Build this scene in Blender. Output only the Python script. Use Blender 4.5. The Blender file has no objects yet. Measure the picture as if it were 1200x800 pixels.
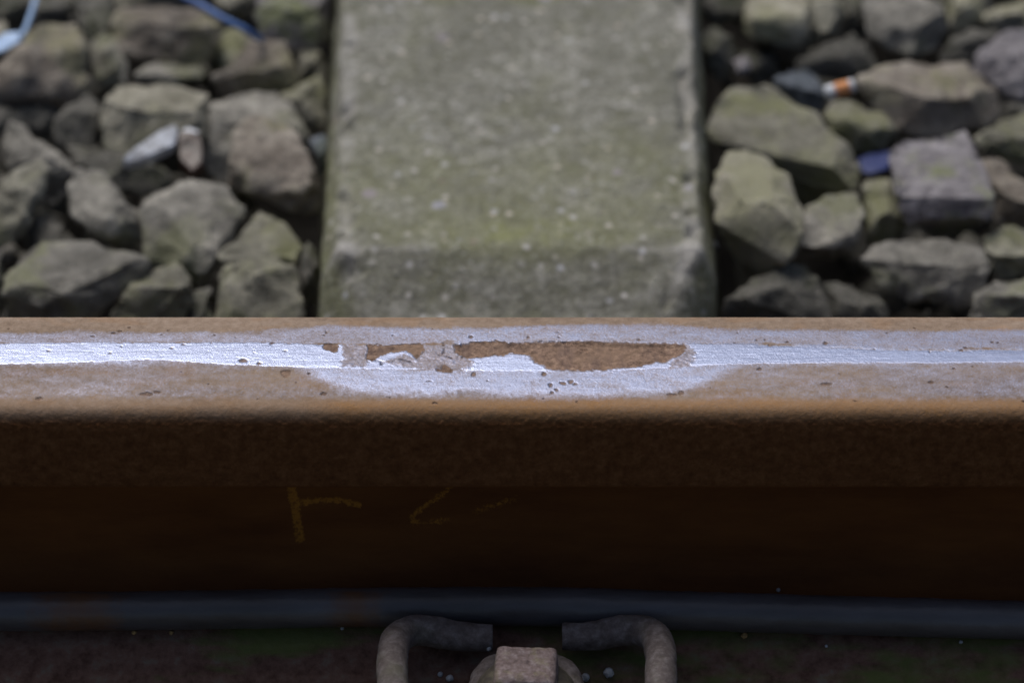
import bpy, bmesh, math, random
import numpy as np
from mathutils import Vector, noise as mnoise
from mathutils.bvhtree import BVHTree
random.seed(7)
S = bpy.context.scene
C = S.collection
# ------------------------------------------------------------------ camera
FPX = 5000.0
PITCH = math.radians(37)
FW = np.array([0, math.cos(PITCH), -math.sin(PITCH)])
UP = np.array([0, math.sin(PITCH), math.cos(PITCH)])
DIST = 1.87
CAM = np.array([0, .015, .142]) - DIST*FW
cd = bpy.data.cameras.new('camera'); cam = bpy.data.objects.new('camera', cd); C.objects.link(cam)
cam.location = CAM; cam.rotation_euler = (math.pi/2-PITCH, 0, 0)
cd.sensor_width = 36; cd.lens = FPX/1200*36; cd.clip_start = .05; cd.clip_end = 200
cd.dof.use_dof = True; cd.dof.focus_distance = 1.875; cd.dof.aperture_fstop = 6.2
S.camera = cam
# ------------------------------------------------------------------ light
SUN_EL, SUN_AZ = math.radians(60), math.radians(-30)      # high, behind the rail
w = bpy.data.worlds.new('World'); S.world = w; w.use_nodes = True
nt = w.node_tree; bg = nt.nodes['Background']
sky = nt.nodes.new('ShaderNodeTexSky'); sky.sky_type = 'NISHITA'; sky.sun_disc = False
sky.sun_elevation = SUN_EL; sky.sun_rotation = SUN_AZ; sky.dust_density = 3.5; sky.air_density = 1.0; sky.ozone_density = 1.0
nt.links.new(sky.outputs[0], bg.inputs[0]); bg.inputs[1].default_value = .05
ld = bpy.data.lights.new('sun', 'SUN'); sun = bpy.data.objects.new('sun', ld); C.objects.link(sun)
ld.energy = 1.5; ld.angle = math.radians(34); ld.color = (1, .97, .92)
sd = Vector((math.sin(SUN_AZ)*math.cos(SUN_EL), math.cos(SUN_AZ)*math.cos(SUN_EL), math.sin(SUN_EL)))
sun.rotation_euler = sd.to_track_quat('Z', 'Y').to_euler(); sun.location = sd*5
S.view_settings.view_transform = 'Standard'; S.view_settings.look = 'None'
S.view_settings.gamma = 1; S.view_settings.use_curve_mapping = False
S.view_settings.exposure = 0.6

# ------------------------------------------------------------------ helpers
def at(u, v, z):
    """point of the sight line through a measured picture point at height z (metres)"""
    r = FW + np.array([(u-600)/FPX, 0, 0]) + UP*(400-v)/FPX
    return CAM + r*((z-CAM[2])/r[2])

def ray(u, v):
    r = FW + np.array([(u-600)/FPX, 0, 0]) + UP*(400-v)/FPX
    return r/np.linalg.norm(r)

def link(o, parent=None):
    C.objects.link(o)
    if parent: o.parent = parent
    return o

def obj(name, verts, faces, mat, parent=None, smooth=True):
    me = bpy.data.meshes.new(name); me.from_pydata([tuple(map(float, p)) for p in verts], [], [tuple(f) for f in faces]); me.update()
    if smooth: me.polygons.foreach_set('use_smooth', [True]*len(me.polygons))
    me.materials.append(mat)
    return link(bpy.data.objects.new(name, me), parent)

def bobj(name, bm, mat, parent=None, smooth=True):
    me = bpy.data.meshes.new(name); bm.to_mesh(me); bm.free()
    if smooth: me.polygons.foreach_set('use_smooth', [True]*len(me.polygons))
    me.materials.append(mat)
    return link(bpy.data.objects.new(name, me), parent)

def empty(name, loc):
    o = bpy.data.objects.new(name, None); o.location = loc; o.empty_display_size = .02
    return link(o)

def tag(o, label=None, cat=None, group=None, kind=None):
    for k, v_ in (('label', label), ('category', cat), ('group', group), ('kind', kind)):
        if v_: o[k] = v_
    return o

def rel(verts, o):           # world points -> points relative to an empty
    L = np.array(o.location); return [np.array(p)-L for p in verts]

def hash2(ix, iy, seed):
    n = (ix.astype(np.int64)*374761393 + iy.astype(np.int64)*668265263 + seed*1442695041) & 0xffffffff
    n = ((n ^ (n >> 13))*1274126177) & 0xffffffff
    n = (n ^ (n >> 16)) & 0xffffffff
    return n/4294967295.0

def vn(x, y, seed=0):        # value noise 0..1
    ix = np.floor(x); iy = np.floor(y); fx = x-ix; fy = y-iy
    fx = fx*fx*(3-2*fx); fy = fy*fy*(3-2*fy)
    a = hash2(ix, iy, seed); b = hash2(ix+1, iy, seed); c = hash2(ix, iy+1, seed); d = hash2(ix+1, iy+1, seed)
    return (a*(1-fx)+b*fx)*(1-fy) + (c*(1-fx)+d*fx)*fy

def fbm(x, y, seed=0, o=4, g=.5):
    s = 0; a = 1; t = 0
    for k in range(o):
        s = s + a*vn(x*2**k+17*k, y*2**k+31*k, seed+k); t += a; a *= g
    return s/t

def sst(a, b, x):
    t = np.clip((x-a)/(b-a), 0, 1); return t*t*(3-2*t)

def sdist(px, py, poly):     # signed distance to a polygon, positive inside
    poly = np.array(poly, float); n = len(poly); d = np.full(px.shape, 1e9); ins = np.zeros(px.shape, bool)
    for i in range(n):
        ax, ay = poly[i]; bx, by = poly[(i+1) % n]
        ex, ey = bx-ax, by-ay; wx, wy = px-ax, py-ay
        t = np.clip((wx*ex+wy*ey)/(ex*ex+ey*ey+1e-12), 0, 1)
        d = np.minimum(d, np.hypot(wx-ex*t, wy-ey*t))
        if ay != by:
            c = ((ay > py) != (by > py)) & (px < (bx-ax)*(py-ay)/(by-ay)+ax); ins ^= c
    return np.where(ins, d, -d)

# ------------------------------------------------------------------ materials
class NT:
    def __init__(s, name):
        s.m = bpy.data.materials.new(name); s.m.use_nodes = True; s.t = s.m.node_tree
        s.b = s.t.nodes['Principled BSDF']
    def n(s, typ, **k):
        x = s.t.nodes.new(typ)
        for a, v_ in k.items(): setattr(x, a, v_)
        return x
    def l(s, a, b): s.t.links.new(a, b)
    def coord(s, kind='Object', sc=(1, 1, 1)):
        c = s.n('ShaderNodeTexCoord'); m = s.n('ShaderNodeMapping'); m.inputs['Scale'].default_value = sc
        s.l(c.outputs[kind], m.inputs[0]); return m.outputs[0]
    def world(s, sc=(1, 1, 1)):
        c = s.n('ShaderNodeNewGeometry'); m = s.n('ShaderNodeMapping'); m.inputs['Scale'].default_value = sc
        s.l(c.outputs['Position'], m.inputs[0]); return m.outputs[0]
    def noise(s, vec, scale, detail=4, rough=.6):
        x = s.n('ShaderNodeTexNoise'); s.l(vec, x.inputs['Vector']); x.inputs['Scale'].default_value = scale
        x.inputs['Detail'].default_value = detail; x.inputs['Roughness'].default_value = rough; return x.outputs['Fac']
    def voro(s, vec, scale, feat='F1', out='Distance'):
        x = s.n('ShaderNodeTexVoronoi', feature=feat); s.l(vec, x.inputs['Vector']); x.inputs['Scale'].default_value = scale
        return x.outputs[out]
    def ramp(s, fac, stops):
        r = s.n('ShaderNodeValToRGB'); s.l(fac, r.inputs[0]); e = r.color_ramp.elements
        while len(e) < len(stops): e.new(.5)
        for q, (p, c) in zip(e, stops): q.position = p; q.color = (c, c, c, 1) if isinstance(c, (int, float)) else (*c, 1)
        return r.outputs[0]
    def mix(s, fac, a, b, mode='MIX'):
        x = s.n('ShaderNodeMix', data_type='RGBA', blend_type=mode)
        for i, val in ((0, fac), (6, a), (7, b)):
            if hasattr(val, 'is_linked') or hasattr(val, 'links'): s.l(val, x.inputs[i])
            elif i == 0: x.inputs[0].default_value = val
            else: x.inputs[i].default_value = (*val, 1)
        return x.outputs[2]
    def math(s, op, a, b=0.0, clamp=False):
        x = s.n('ShaderNodeMath', operation=op, use_clamp=clamp)
        for i, val in ((0, a), (1, b)):
            if isinstance(val, (int, float)): x.inputs[i].default_value = val
            else: s.l(val, x.inputs[i])
        return x.outputs[0]
    def attr(s, name):
        x = s.n('ShaderNodeAttribute', attribute_name=name); return x.outputs['Fac']
    def attrv(s, name):
        x = s.n('ShaderNodeAttribute', attribute_name=name); return x.outputs['Vector']
    def bump(s, h, dist, strength=1.0):
        x = s.n('ShaderNodeBump'); x.inputs['Distance'].default_value = dist; x.inputs['Strength'].default_value = strength
        s.l(h, x.inputs['Height']); s.l(x.outputs[0], s.b.inputs['Normal'])
    def set(s, **k):
        for a, v_ in k.items():
            i = s.b.inputs[a.replace('_', ' ')]
            if isinstance(v_, (int, float)): i.default_value = v_
            elif isinstance(v_, tuple): i.default_value = (*v_, 1)
            else: s.l(v_, i)

def mat_stone(name, base, dark, light, moss, mossamt):
    k = NT(name); P = k.world()
    oi = k.n('ShaderNodeObjectInfo')
    n1 = k.noise(P, 45, 6, .65); n2 = k.noise(P, 160, 4, .7); n3 = k.noise(P, 22, 3, .6)
    c = k.ramp(n1, [(.3, dark), (.5, base), (.72, light)])
    hs = k.n('ShaderNodeHueSaturation'); k.l(c, hs.inputs['Color'])
    k.l(k.math('MULTIPLY_ADD', oi.outputs['Random'], .55), hs.inputs['Value'])
    hs.inputs['Value'].default_value = 1
    vv = k.math('ADD', k.math('MULTIPLY', oi.outputs['Random'], .5), .75); k.l(vv, hs.inputs['Value'])
    c = k.mix(k.ramp(n2, [(.38, .75), (.6, 0)]), hs.outputs[0], dark)
    mm = k.ramp(k.math('ADD', n3, k.math('MULTIPLY', n2, .25)), [(.62-mossamt, 0), (.74-mossamt*.6, .8)])
    c = k.mix(mm, c, moss)
    gm = k.n('ShaderNodeNewGeometry'); pt = k.ramp(gm.outputs['Pointiness'], [(.505, 0), (.56, .55)])
    c = k.mix(pt, c, light)
    sp = k.ramp(k.voro(P, 260), [(.08, .5), (.16, 0)])
    c = k.mix(sp, c, (.5, .48, .45))
    k.set(Base_Color=c, Roughness=.86)
    k.b.inputs['Specular IOR Level'].default_value = .3
    k.bump(k.math('ADD', n2, k.math('MULTIPLY', k.noise(P, 500, 3, .7), .5)), .0030, 1.0)
    return k.m
M = {}
M['grey'] = mat_stone('grey_stone', (.28, .265, .235), (.12, .115, .10), (.44, .42, .375), (.19, .195, .115), .0)
M['warm'] = mat_stone('warm_stone', (.295, .26, .22), (.13, .11, .092), (.46, .42, .36), (.21, .20, .12), -.01)
M['green'] = mat_stone('mossy_stone', (.275, .265, .215), (.12, .115, .09), (.42, .40, .335), (.185, .19, .095), .04)
M['lime'] = mat_stone('lichen_stone', (.37, .35, .285), (.17, .16, .12), (.52, .49, .41), (.265, .26, .165), .03)
M['violet'] = mat_stone('violet_grey_stone', (.24, .225, .235), (.12, .11, .12), (.36, .34, .36), (.18, .20, .09), -.02)
M['bluish'] = mat_stone('bluish_stone', (.13, .15, .18), (.05, .06, .07), (.28, .31, .36), (.12, .14, .07), .0)
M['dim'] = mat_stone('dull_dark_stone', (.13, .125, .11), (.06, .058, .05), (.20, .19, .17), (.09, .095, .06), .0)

def simple(name, col, rough=.5, metal=0.0, nsc=0, dark=None, bd=0):
    k = NT(name); k.set(Base_Color=col, Roughness=rough, Metallic=metal)
    if nsc:
        P = k.world(); n = k.noise(P, nsc, 5, .65)
        k.set(Base_Color=k.mix(k.ramp(n, [(.38, 0), (.62, 1)]), dark or tuple(q*.5 for q in col), col))
        if bd: k.bump(n, bd, .7)
    return k.m

# soil
k = NT('dark_soil'); P = k.world(); n = k.noise(P, 60, 6, .7)
k.set(Base_Color=k.ramp(n, [(.3, (.012, .010, .009)), (.7, (.05, .043, .035))]), Roughness=.95); k.bump(n, .006, 1); M['soil'] = k.m

# concrete
k = NT('weathered_concrete'); P = k.world()
n1 = k.noise(P, 18, 5, .6); n2 = k.noise(P, 110, 4, .7); n3 = k.noise(P, 420, 3, .7); n4 = k.noise(P, 40, 4, .65)
c = k.ramp(n2, [(.32, (.155, .15, .125)), (.5, (.255, .25, .215)), (.68, (.41, .40, .365))])
c = k.mix(k.ramp(n3, [(.36, .6), (.5, 0), (.64, 0)]), c, (.12, .118, .085))
c = k.mix(k.ramp(n3, [(.54, 0), (.66, .7)]), c, (.46, .45, .41))
c = k.mix(k.ramp(n1, [(.35, .65), (.58, 0)]), c, (.14, .138, .105))
c = k.mix(k.ramp(k.noise(P, 75, 4, .7), [(.40, .55), (.50, 0)]), c, (.13, .13, .09))
mossm = k.math('ADD', k.math('MULTIPLY', n4, .75), k.math('MULTIPLY', k.attr('moss'), .55))
c = k.mix(k.ramp(mossm, [(.38, 0), (.68, .60)]), c, (.20, .205, .10))
c = k.mix(k.ramp(k.math('MULTIPLY', k.noise(P, 70, 3, .6), k.attr('moss')), [(.36, 0), (.62, .45)]), c, (.28, .30, .09))
P2 = k.world((1, 1, 1)); vn_ = k.n('ShaderNodeTexVoronoi', feature='F1'); k.l(P2, vn_.inputs['Vector']); vn_.inputs['Scale'].default_value = 120
sep = k.n('ShaderNodeSeparateColor'); k.l(vn_.outputs['Color'], sep.inputs[0])
agg = k.math('MULTIPLY', k.ramp(k.math('ADD', vn_.outputs['Distance'], k.math('MULTIPLY', n3, .35)), [(.28, 1), (.48, 0)]), k.ramp(sep.outputs[0], [(.42, 0), (.75, .95)]))
c = k.mix(agg, c, k.mix(sep.outputs[1], (.55, .56, .60), (.62, .55, .46)))
vb = k.n('ShaderNodeTexVoronoi', feature='F1'); k.l(P2, vb.inputs['Vector']); vb.inputs['Scale'].default_value = 55
sb = k.n('ShaderNodeSeparateColor'); k.l(vb.outputs['Color'], sb.inputs[0])
n5 = k.noise(P, 230, 3, .7)
lowm = k.ramp(k.noise(P, 26, 4, .65), [(.38, .05), (.62, .8)])
c = k.mix(k.math('MULTIPLY', k.ramp(n5, [(.56, 0), (.68, .75)]), lowm), c, (.50, .50, .48))
c = k.mix(k.ramp(n5, [(.34, .7), (.44, 0)]), c, (.12, .12, .09))
agg2 = k.math('MULTIPLY', k.ramp(vb.outputs['Distance'], [(.20, 1), (.26, 0)]), k.ramp(sb.outputs[0], [(.90, 0), (.93, .8)]))
c = k.mix(agg2, c, k.mix(sb.outputs[1], (.30, .22, .20), (.36, .38, .46)))
c = k.mix(k.ramp(k.math('MULTIPLY', k.attr('pale'), k.math('ADD', n2, .35)), [(.2, 0), (.8, .75)]), c, (.52, .50, .48))
c = k.mix(k.ramp(k.voro(P, 300), [(.12, .7), (.24, 0)]), c, (.08, .078, .065))
k.set(Base_Color=c, Roughness=.9); k.bump(k.math('ADD', n2, k.math('MULTIPLY', n3, .9)), .0026, 1); M['concrete'] = k.m

# rail steel: attributes shine (bare metal), satin (thin bloom), orange (fresh rust), pit (broken out steel), chalk
k = NT('rail_steel'); P = k.world(); PS = k.world((.25, 1, 1))
fine = k.noise(P, 900, 3, .75); mid = k.noise(P, 260, 5, .7); big = k.noise(PS, 40, 5, .65); vfine = k.noise(P, 1700, 2, .6)
rust = k.ramp(k.math('ADD', k.math('MULTIPLY', mid, .5), k.math('MULTIPLY', big, .5)), [(.32, (.14, .095, .068)), (.5, (.25, .180, .130)), (.68, (.35, .265, .205))])
rust = k.mix(k.math('MULTIPLY', k.attr('orange'), k.ramp(fine, [(.3, .5), (.7, 1)])), rust, (.34, .175, .065))
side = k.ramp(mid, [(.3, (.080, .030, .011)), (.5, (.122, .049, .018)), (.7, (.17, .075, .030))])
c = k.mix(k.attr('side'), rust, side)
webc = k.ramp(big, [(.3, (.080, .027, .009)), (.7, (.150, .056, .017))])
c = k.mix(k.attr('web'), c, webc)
footc = k.ramp(k.noise(P, 130, 4, .7), [(.3, (.070, .036, .026)), (.55, (.145, .082, .062)), (.75, (.15, .13, .10))])
fm = k.ramp(k.noise(k.world((.35, 1, 1)), 38, 4, .6), [(.50, 0), (.62, .75)])
footc = k.mix(fm, footc, (.085, .115, .03))
c = k.mix(k.attr('foot'), c, footc)
pitc = k.ramp(k.noise(P, 330, 5, .75), [(.32, (.060, .036, .026)), (.44, (.165, .104, .074)), (.58, (.27, .175, .125)), (.75, (.44, .31, .22))])
pitc = k.mix(k.ramp(k.noise(k.world((1, .35, 1)), 150, 4, .7), [(.36, .65), (.52, 0)]), pitc, (.13, .085, .07))
pitc = k.mix(k.ramp(k.noise(P, 60, 3, .6), [(.5, 0), (.66, .5)]), pitc, (.27, .175, .115))
c = k.mix(k.attr('pit'), c, pitc)
chm = k.ramp(k.math('ADD', k.attr('chalk'), k.math('MULTIPLY', k.math('SUBTRACT', k.noise(P, 380, 5, .9), .5), 5.0)), [(.50, 0), (1.0, 1)])
chm = k.math('MULTIPLY', chm, k.ramp(k.attr('chalk'), [(.02, 0), (.15, 1)]))
c = k.mix(k.math('MULTIPLY', chm, .45), c, (.50, .22, .03))
sh = k.math('ADD', k.attr('shine'), k.math('MULTIPLY', k.math('SUBTRACT', k.math('ADD', k.math('MULTIPLY', fine, .6), k.math('MULTIPLY', mid, .4)), .5), 1.25))
metal = k.ramp(k.math('ADD', sh, k.math('MULTIPLY', k.math('SUBTRACT', vfine, .5), .5)), [(.22, 0), (.80, 1)])
metal = k.math('MULTIPLY', metal, k.ramp(k.attr('shine'), [(.03, 0), (.2, 1)]))
metal = k.math('MULTIPLY', metal, k.math('SUBTRACT', 1.0, k.attr('pit')), True)
steel = k.mix(k.attr('bright'), (.26, .285, .40), (.44, .495, .68))  # painted sheen: blue of the sky's reflection tinted into the steel colour
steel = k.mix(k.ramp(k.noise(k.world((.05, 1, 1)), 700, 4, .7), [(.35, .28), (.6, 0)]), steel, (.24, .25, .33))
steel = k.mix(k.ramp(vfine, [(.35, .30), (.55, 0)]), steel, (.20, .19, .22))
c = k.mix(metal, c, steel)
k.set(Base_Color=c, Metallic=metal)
k.l(k.mix(metal, (.82,)*3, k.mix(k.attr('bright'), (.42,)*3, (.30,)*3)), k.b.inputs['Roughness'])
k.l(k.math('SUBTRACT', .3, k.math('MULTIPLY', k.attr('side'), .22)), k.b.inputs['Specular IOR Level'])
hgt = k.math('ADD', k.math('MULTIPLY', fine, .5), k.math('MULTIPLY', mid, k.math('ADD', .8, k.math('MULTIPLY', k.attr('side'), 2.0))))
hgt = k.math('ADD', hgt, k.math('MULTIPLY', k.math('MULTIPLY', k.noise(P, 450, 5, .8), 2.2), k.attr('pit')))
hgt = k.math('MULTIPLY', hgt, k.math('SUBTRACT', 1.0, k.math('MULTIPLY', k.attr('web'), .6)))
hgt = k.math('ADD', hgt, k.math('MULTIPLY', vfine, .3))
hgt = k.math('MULTIPLY', hgt, k.math('SUBTRACT', 1.0, k.math('MULTIPLY', k.attr('shine'), .72)))
str_ = k.noise(k.world((.06, 1, 1)), 900, 4, .7)
hgt = k.math('ADD', hgt, k.math('MULTIPLY', k.math('MULTIPLY', str_, .22), k.attr('shine')))
k.bump(hgt, .0006, .7); M['rail'] = k.m

# sleeve of the cable
k = NT('cable_sheath'); P = k.world((.25, 1, 1)); n = k.noise(P, 60, 5, .65)
c = k.ramp(n, [(.3, (.046, .040, .040)), (.7, (.085, .080, .088))])
rp = k.math('ADD', k.attr('rusty'), k.math('MULTIPLY', k.math('SUBTRACT', k.noise(k.world(), 120, 4, .7), .5), 1.2))
c = k.mix(k.ramp(rp, [(.35, 0), (1.0, .85)]), c, (.11, .048, .020))
k.set(Base_Color=c, Roughness=.36); k.bump(k.noise(k.world(), 300, 4, .7), .0005, .6); M['cable'] = k.m
# cast clip steel
k = NT('weathered_spring_steel'); P = k.world(); n = k.noise(P, 220, 5, .7); n2 = k.noise(P, 60, 4, .6)
c = k.ramp(n, [(.3, (.058, .044, .040)), (.5, (.112, .090, .086)), (.72, (.20, .175, .175))])
c = k.mix(k.ramp(n2, [(.55, 0), (.75, .45)]), c, (.10, .10, .06))
k.set(Base_Color=c, Roughness=.8); k.bump(n, .0008, .9); M['clip'] = k.m
k = NT('screw_head_steel'); P = k.world(); n = k.noise(P, 330, 5, .75); n2 = k.noise(P, 90, 4, .6)
c = k.ramp(n, [(.3, (.075, .050, .048)), (.5, (.18, .132, .128)), (.72, (.32, .27, .28))])
c = k.mix(k.ramp(n2, [(.52, 0), (.66, .6)]), c, (.20, .19, .08))
k.set(Base_Color=c, Roughness=.8); k.bump(n, .0014, 1); M['screw'] = k.m
M['plate'] = simple('grimy_dark_steel', (.085, .075, .05), .8, 0, 160, (.04, .032, .025), .0015)
M['blue'] = simple('blue_plastic', (.09, .19, .44), .5, 0, 90, (.04, .09, .28))
M['deepblue'] = simple('deep_blue_plastic', (.015, .03, .14), .5)
M['paleblue'] = simple('pale_blue_plastic', (.42, .56, .78), .35, 0, 70, (.25, .38, .6))
M['white'] = simple('white_paper', (.78, .80, .84), .7, 0, 160, (.5, .52, .56))
M['orange'] = simple('orange_paper', (.80, .36, .14), .7, 0, 200, (.6, .25, .1))
M['shard'] = simple('pale_shard', (.48, .52, .60), .5, 0, 120, (.22, .23, .26), .001)
M['rustbit'] = simple('brown_glaze', (.055, .024, .018), .35, 0, 100, (.02, .010, .008), .001)
M['crumb'] = simple('pale_crumb', (.34, .36, .40), .6, 0, 300, (.3, .3, .3))
M['ocre'] = simple('ochre_crumb', (.40, .25, .10), .8, 0, 300, (.2, .12, .05))

# ------------------------------------------------------------------ ground
N = 60
gv = []; gf = []
for j in range(N+1):
    for i in range(N+1):
        x = (i/N*2-1); y = (j/N*2-1)
        x = math.copysign(abs(x)**3*14+abs(x)*1.0, x); y = math.copysign(abs(y)**3*14+abs(y)*1.0, y)+.3
        gv.append((x, y, -.16+.02*mnoise.noise(Vector((x*6, y*6, 0)))))
for j in range(N):
    for i in range(N):
        a = j*(N+1)+i; gf.append((a, a+1, a+N+2, a+N+1))
g = obj('ground', gv, gf, M['soil']); tag(g, kind='structure')

# ------------------------------------------------------------------ rail
HALF_TOP_N = -.0305           # near corner
prof = [(36.5, 131), (37, 136), (36.2, 139.3), (33.8, 141.2), (28, 142.0), (14, 142.4), (0, 142.5), (-14, 142.3), (-24, 141.9), (-28.5, 141.3),
        (-31.2, 140.0), (-33.4, 137.2), (-35.0, 132.6), (-36.0, 125), (-36.4, 112), (-36.6, 103.5), (-36.0, 101.0), (-33.5, 99.6), (-22, 96.3), (-13, 93), (-9.3, 89), (-8, 82),
        (-7.5, 70), (-7.5, 55), (-8, 42), (-9.6, 35), (-13, 29.8), (-19, 26.0), (-28, 22.0), (-40, 17.2), (-56, 12.6), (-59.4, 11.2), (-60.4, 9)]
prof = np.array(prof, float)
for _ in range(2):            # Chaikin rounding
    q = [prof[0]]
    for a, b in zip(prof[:-1], prof[1:]): q += [a*.75+b*.25, a*.25+b*.75]
    q.append(prof[-1]); prof = np.array(q)
seg = np.hypot(*np.diff(prof, axis=0).T); cum = np.r_[0, np.cumsum(seg)]
# step: fine on the head, coarser on web and foot
ss = [0.0]
while ss[-1] < cum[-1]:
    s_ = ss[-1]; zc = np.interp(s_, cum, prof[:, 1]); yc = np.interp(s_, cum, prof[:, 0])
    ss.append(s_ + (.42 if zc > 131 else .8 if zc > 100 else 1.2 if zc > 60 else 2.0))
ss[-1] = cum[-1]; ss = np.array(ss)
PY = np.interp(ss, cum, prof[:, 0]); PZ = np.interp(ss, cum, prof[:, 1])
xf = np.arange(-250, 250.01, .45)
xs = np.r_[np.array([-6000, -3000, -1500, -900, -600, -450, -350, -300, -270]), xf, np.array([270, 300, 350, 450, 600, 900, 1500, 3000, 6000])]
X, Yg = np.meshgrid(xs, PY, indexing='ij'); _, Zg = np.meshgrid(xs, PZ, indexing='ij'); SSg = np.meshgrid(xs, ss, indexing='ij')[1]
# picture measurements of the running surface -> millimetres on it
def hy(v_):                  # height in picture -> across-rail millimetres on the head top
    return at(600, v_, .1422)[1]*1000
def hx(u, v_=415): return at(u, v_, .1422)[0]*1000
def HP(pts): return [(hx(u, v_), hy(v_)) for u, v_ in pts]
dNy = np.gradient(PY); dNz = np.gradient(PZ)
nl = np.hypot(dNy, dNz); NYp, NZp = -dNz/nl*-1, dNy/nl*-1      # outward normal in section
NYp, NZp = np.where(True, -dNz/nl, 0), np.where(True, dNy/nl, 0)
if NZp[np.argmax(PZ)] < 0: NYp, NZp = -NYp, -NZp
top = (Zg > 138.5).astype(float)*(Yg < 37)
head = sst(130, 137, Zg)
wx = X + 2.2*(fbm(X/5, Yg/5, 3, 3)-.5)*2; wy = Yg + 1.3*(fbm(X/3.5, Yg/3.5, 9, 4)-.5)*2
wx = wx+.7*(fbm(X/1.1, Yg/1.1, 5, 2)-.5)*2; wy = wy+.8*(fbm(X/1.2, Yg/1.0, 11, 2)-.5)*2
wxx = X + 7*(fbm(X/14, Yg/9, 13, 3)-.5)*2; wyy = Yg + 2.4*(fbm(X/16, Yg/8, 19, 3)-.5)*2
def pcurve(pts):             # u,v knots -> boundary y(x)
    u = [hx(p[0], p[1]) for p in pts]; v_ = [hy(p[1]) for p in pts]
    return np.interp(X, u, v_)
# bright running band
bu = pcurve([(-900, 401), (0, 403), (100, 402), (300, 402), (380, 404), (500, 404), (600, 402), (800, 403), (900, 404), (1000, 407), (1060, 410), (1200, 409), (2000, 409)])
bl = pcurve([(-900, 430), (0, 427), (80, 425), (180, 421), (260, 427), (370, 431), (480, 432), (700, 434), (790, 430), (860, 426), (960, 424), (1100, 424), (1200, 423), (2000, 424)])
e1 = .9*(fbm(X/1.5, Yg/1.5, 30, 3)-.5)*2
rs1 = sst(hx(820), hx(960), X)*(.5+fbm(X/10, Yg/1.2, 33, 3))
band = sst(-.5-1.6*rs1, .6+1.6*rs1, bu-Yg+e1*.6-.6*rs1)*sst(-.5-.9*rs1, .6, Yg-bl+e1*.5)
# lavender satin zone behind the band
su = pcurve([(-900, 388), (0, 386), (300, 386), (350, 381), (400, 378), (560, 382), (640, 378), (780, 376), (830, 381), (1000, 383), (2000, 383)])
satin_up = sst(-1.0, 4.0, su-wyy+1.5*(fbm(X/1.6, Yg/1.6, 78, 3)-.5))*sst(-1.5, .5, wyy-bu)
# centre zone in front of the band (flattened, wide contact patch)
cl = pcurve([(-900, 425), (340, 430), (372, 447), (400, 460), (450, 465), (560, 464), (620, 467), (760, 466), (800, 460), (840, 447), (880, 430), (2000, 424)])
satin_lo = sst(-3.0, 7.0, wyy-cl+2.2*(fbm(X/1.6, Yg/1.6, 77, 3)-.5))*sst(-1.0, .8, bl-Yg)
rightsp = sst(hx(760), hx(860), X)
leftsp = 1-sst(hx(250), hx(370), X)
low_frac = sst(hy(476), hy(460), Yg)*sst(-1.0, .8, bl-Yg)*(1-satin_lo)
core = sst(hx(385), hx(430), X+6*(fbm(X/3, Yg/1.5, 103, 3)-.5))*(1-sst(hx(800), hx(822), X))     # running band worn away between these
# broken out areas
spA = HP([(380, 403), (394, 403), (398, 408), (389, 413), (379, 408)])
spB = HP([(429, 404), (462, 403), (496, 403), (498, 408), (487, 420), (479, 411), (455, 413), (446, 417), (436, 424), (430, 421)])
spC = HP([(532, 404), (560, 399), (620, 401), (680, 399), (760, 402), (802, 402), (806, 408), (796, 416), (783, 424), (740, 430), (680, 435), (645, 433), (632, 426), (618, 416), (600, 414), (570, 418), (545, 419), (533, 414)])
spD = HP([(510, 432), (521, 426), (534, 431), (533, 435), (512, 435)])
dA, dB, dC, dD = (sdist(wx, wy, s_) for s_ in (spA, spB, spC, spD))
dp = np.maximum(np.maximum(dA, dB), np.maximum(dC, dD))*1.0
fl = np.full(X.shape, -9.0)
dentx = np.exp(-((X-hx(620))/70)**4)
rs = random.Random(5)
small = [(285, 423, 1.5, 1.0), (306, 426, 1.2, .9), (335, 438, 3.2, 2.4), (380, 461, 2, .8), (140, 388, 1, .7), (133, 391, 1.3, .6), (142, 407, .7, .5), (110, 394, .8, .5), (59, 411, .8, .4),
         (276, 395, .8, .5), (215, 404, 1.2, .5), (318, 402, 1.0, .5), (645, 450, 1.2, 1.2), (653, 455, 1.0, 1.0), (660, 448, .9, .9), (668, 446, 1.2, .9), (674, 449, 1.4, 1.0), (647, 459, .9, .9),
         (787, 462, 2.6, 1.0), (798, 460, 1.4, 1.3), (902, 405, 1.0, .7), (923, 401, 1.1, .6), (967, 402, 1.3, .9), (1126, 411, 1.2, .9), (1131, 407, .7, .6), (1088, 413, .6, .5), (1090, 448, 1.8, .9),
         (1165, 401, .8, .5), (968, 450, 2.4, 1.0), (555, 438, 1.4, 1.6), (552, 394, 1.3, .6), (638, 438, 1.2, 1.2), (172, 461, 3.4, .9), (185, 459, 1.6, .8), (45, 466, 2.4, 1.0), (890, 433, 2, .8), (1117, 432, 1.2, .6), (510, 470, 1.5, .6)]
for _ in range(46): small.append((rs.uniform(0, 1200), rs.choice([rs.uniform(384, 402), rs.uniform(404, 470)]), rs.uniform(.35, .8), rs.uniform(.25, .5)))
for u, v_, rx_, ry_ in small:
    cx, cy = hx(u, v_), hy(v_)
    fl = np.maximum(fl, 1-np.hypot((X-cx+(wx-X)*.7)/rx_, (Yg-cy+(wy-Yg)*.7)/(ry_*1.25)))
RT = sst(hx(590), hx(650), X)
spall = sst(-.15-.55*RT, .35+.5*RT, dp)*top
fleck = sst(0, .35, fl)*top
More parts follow.
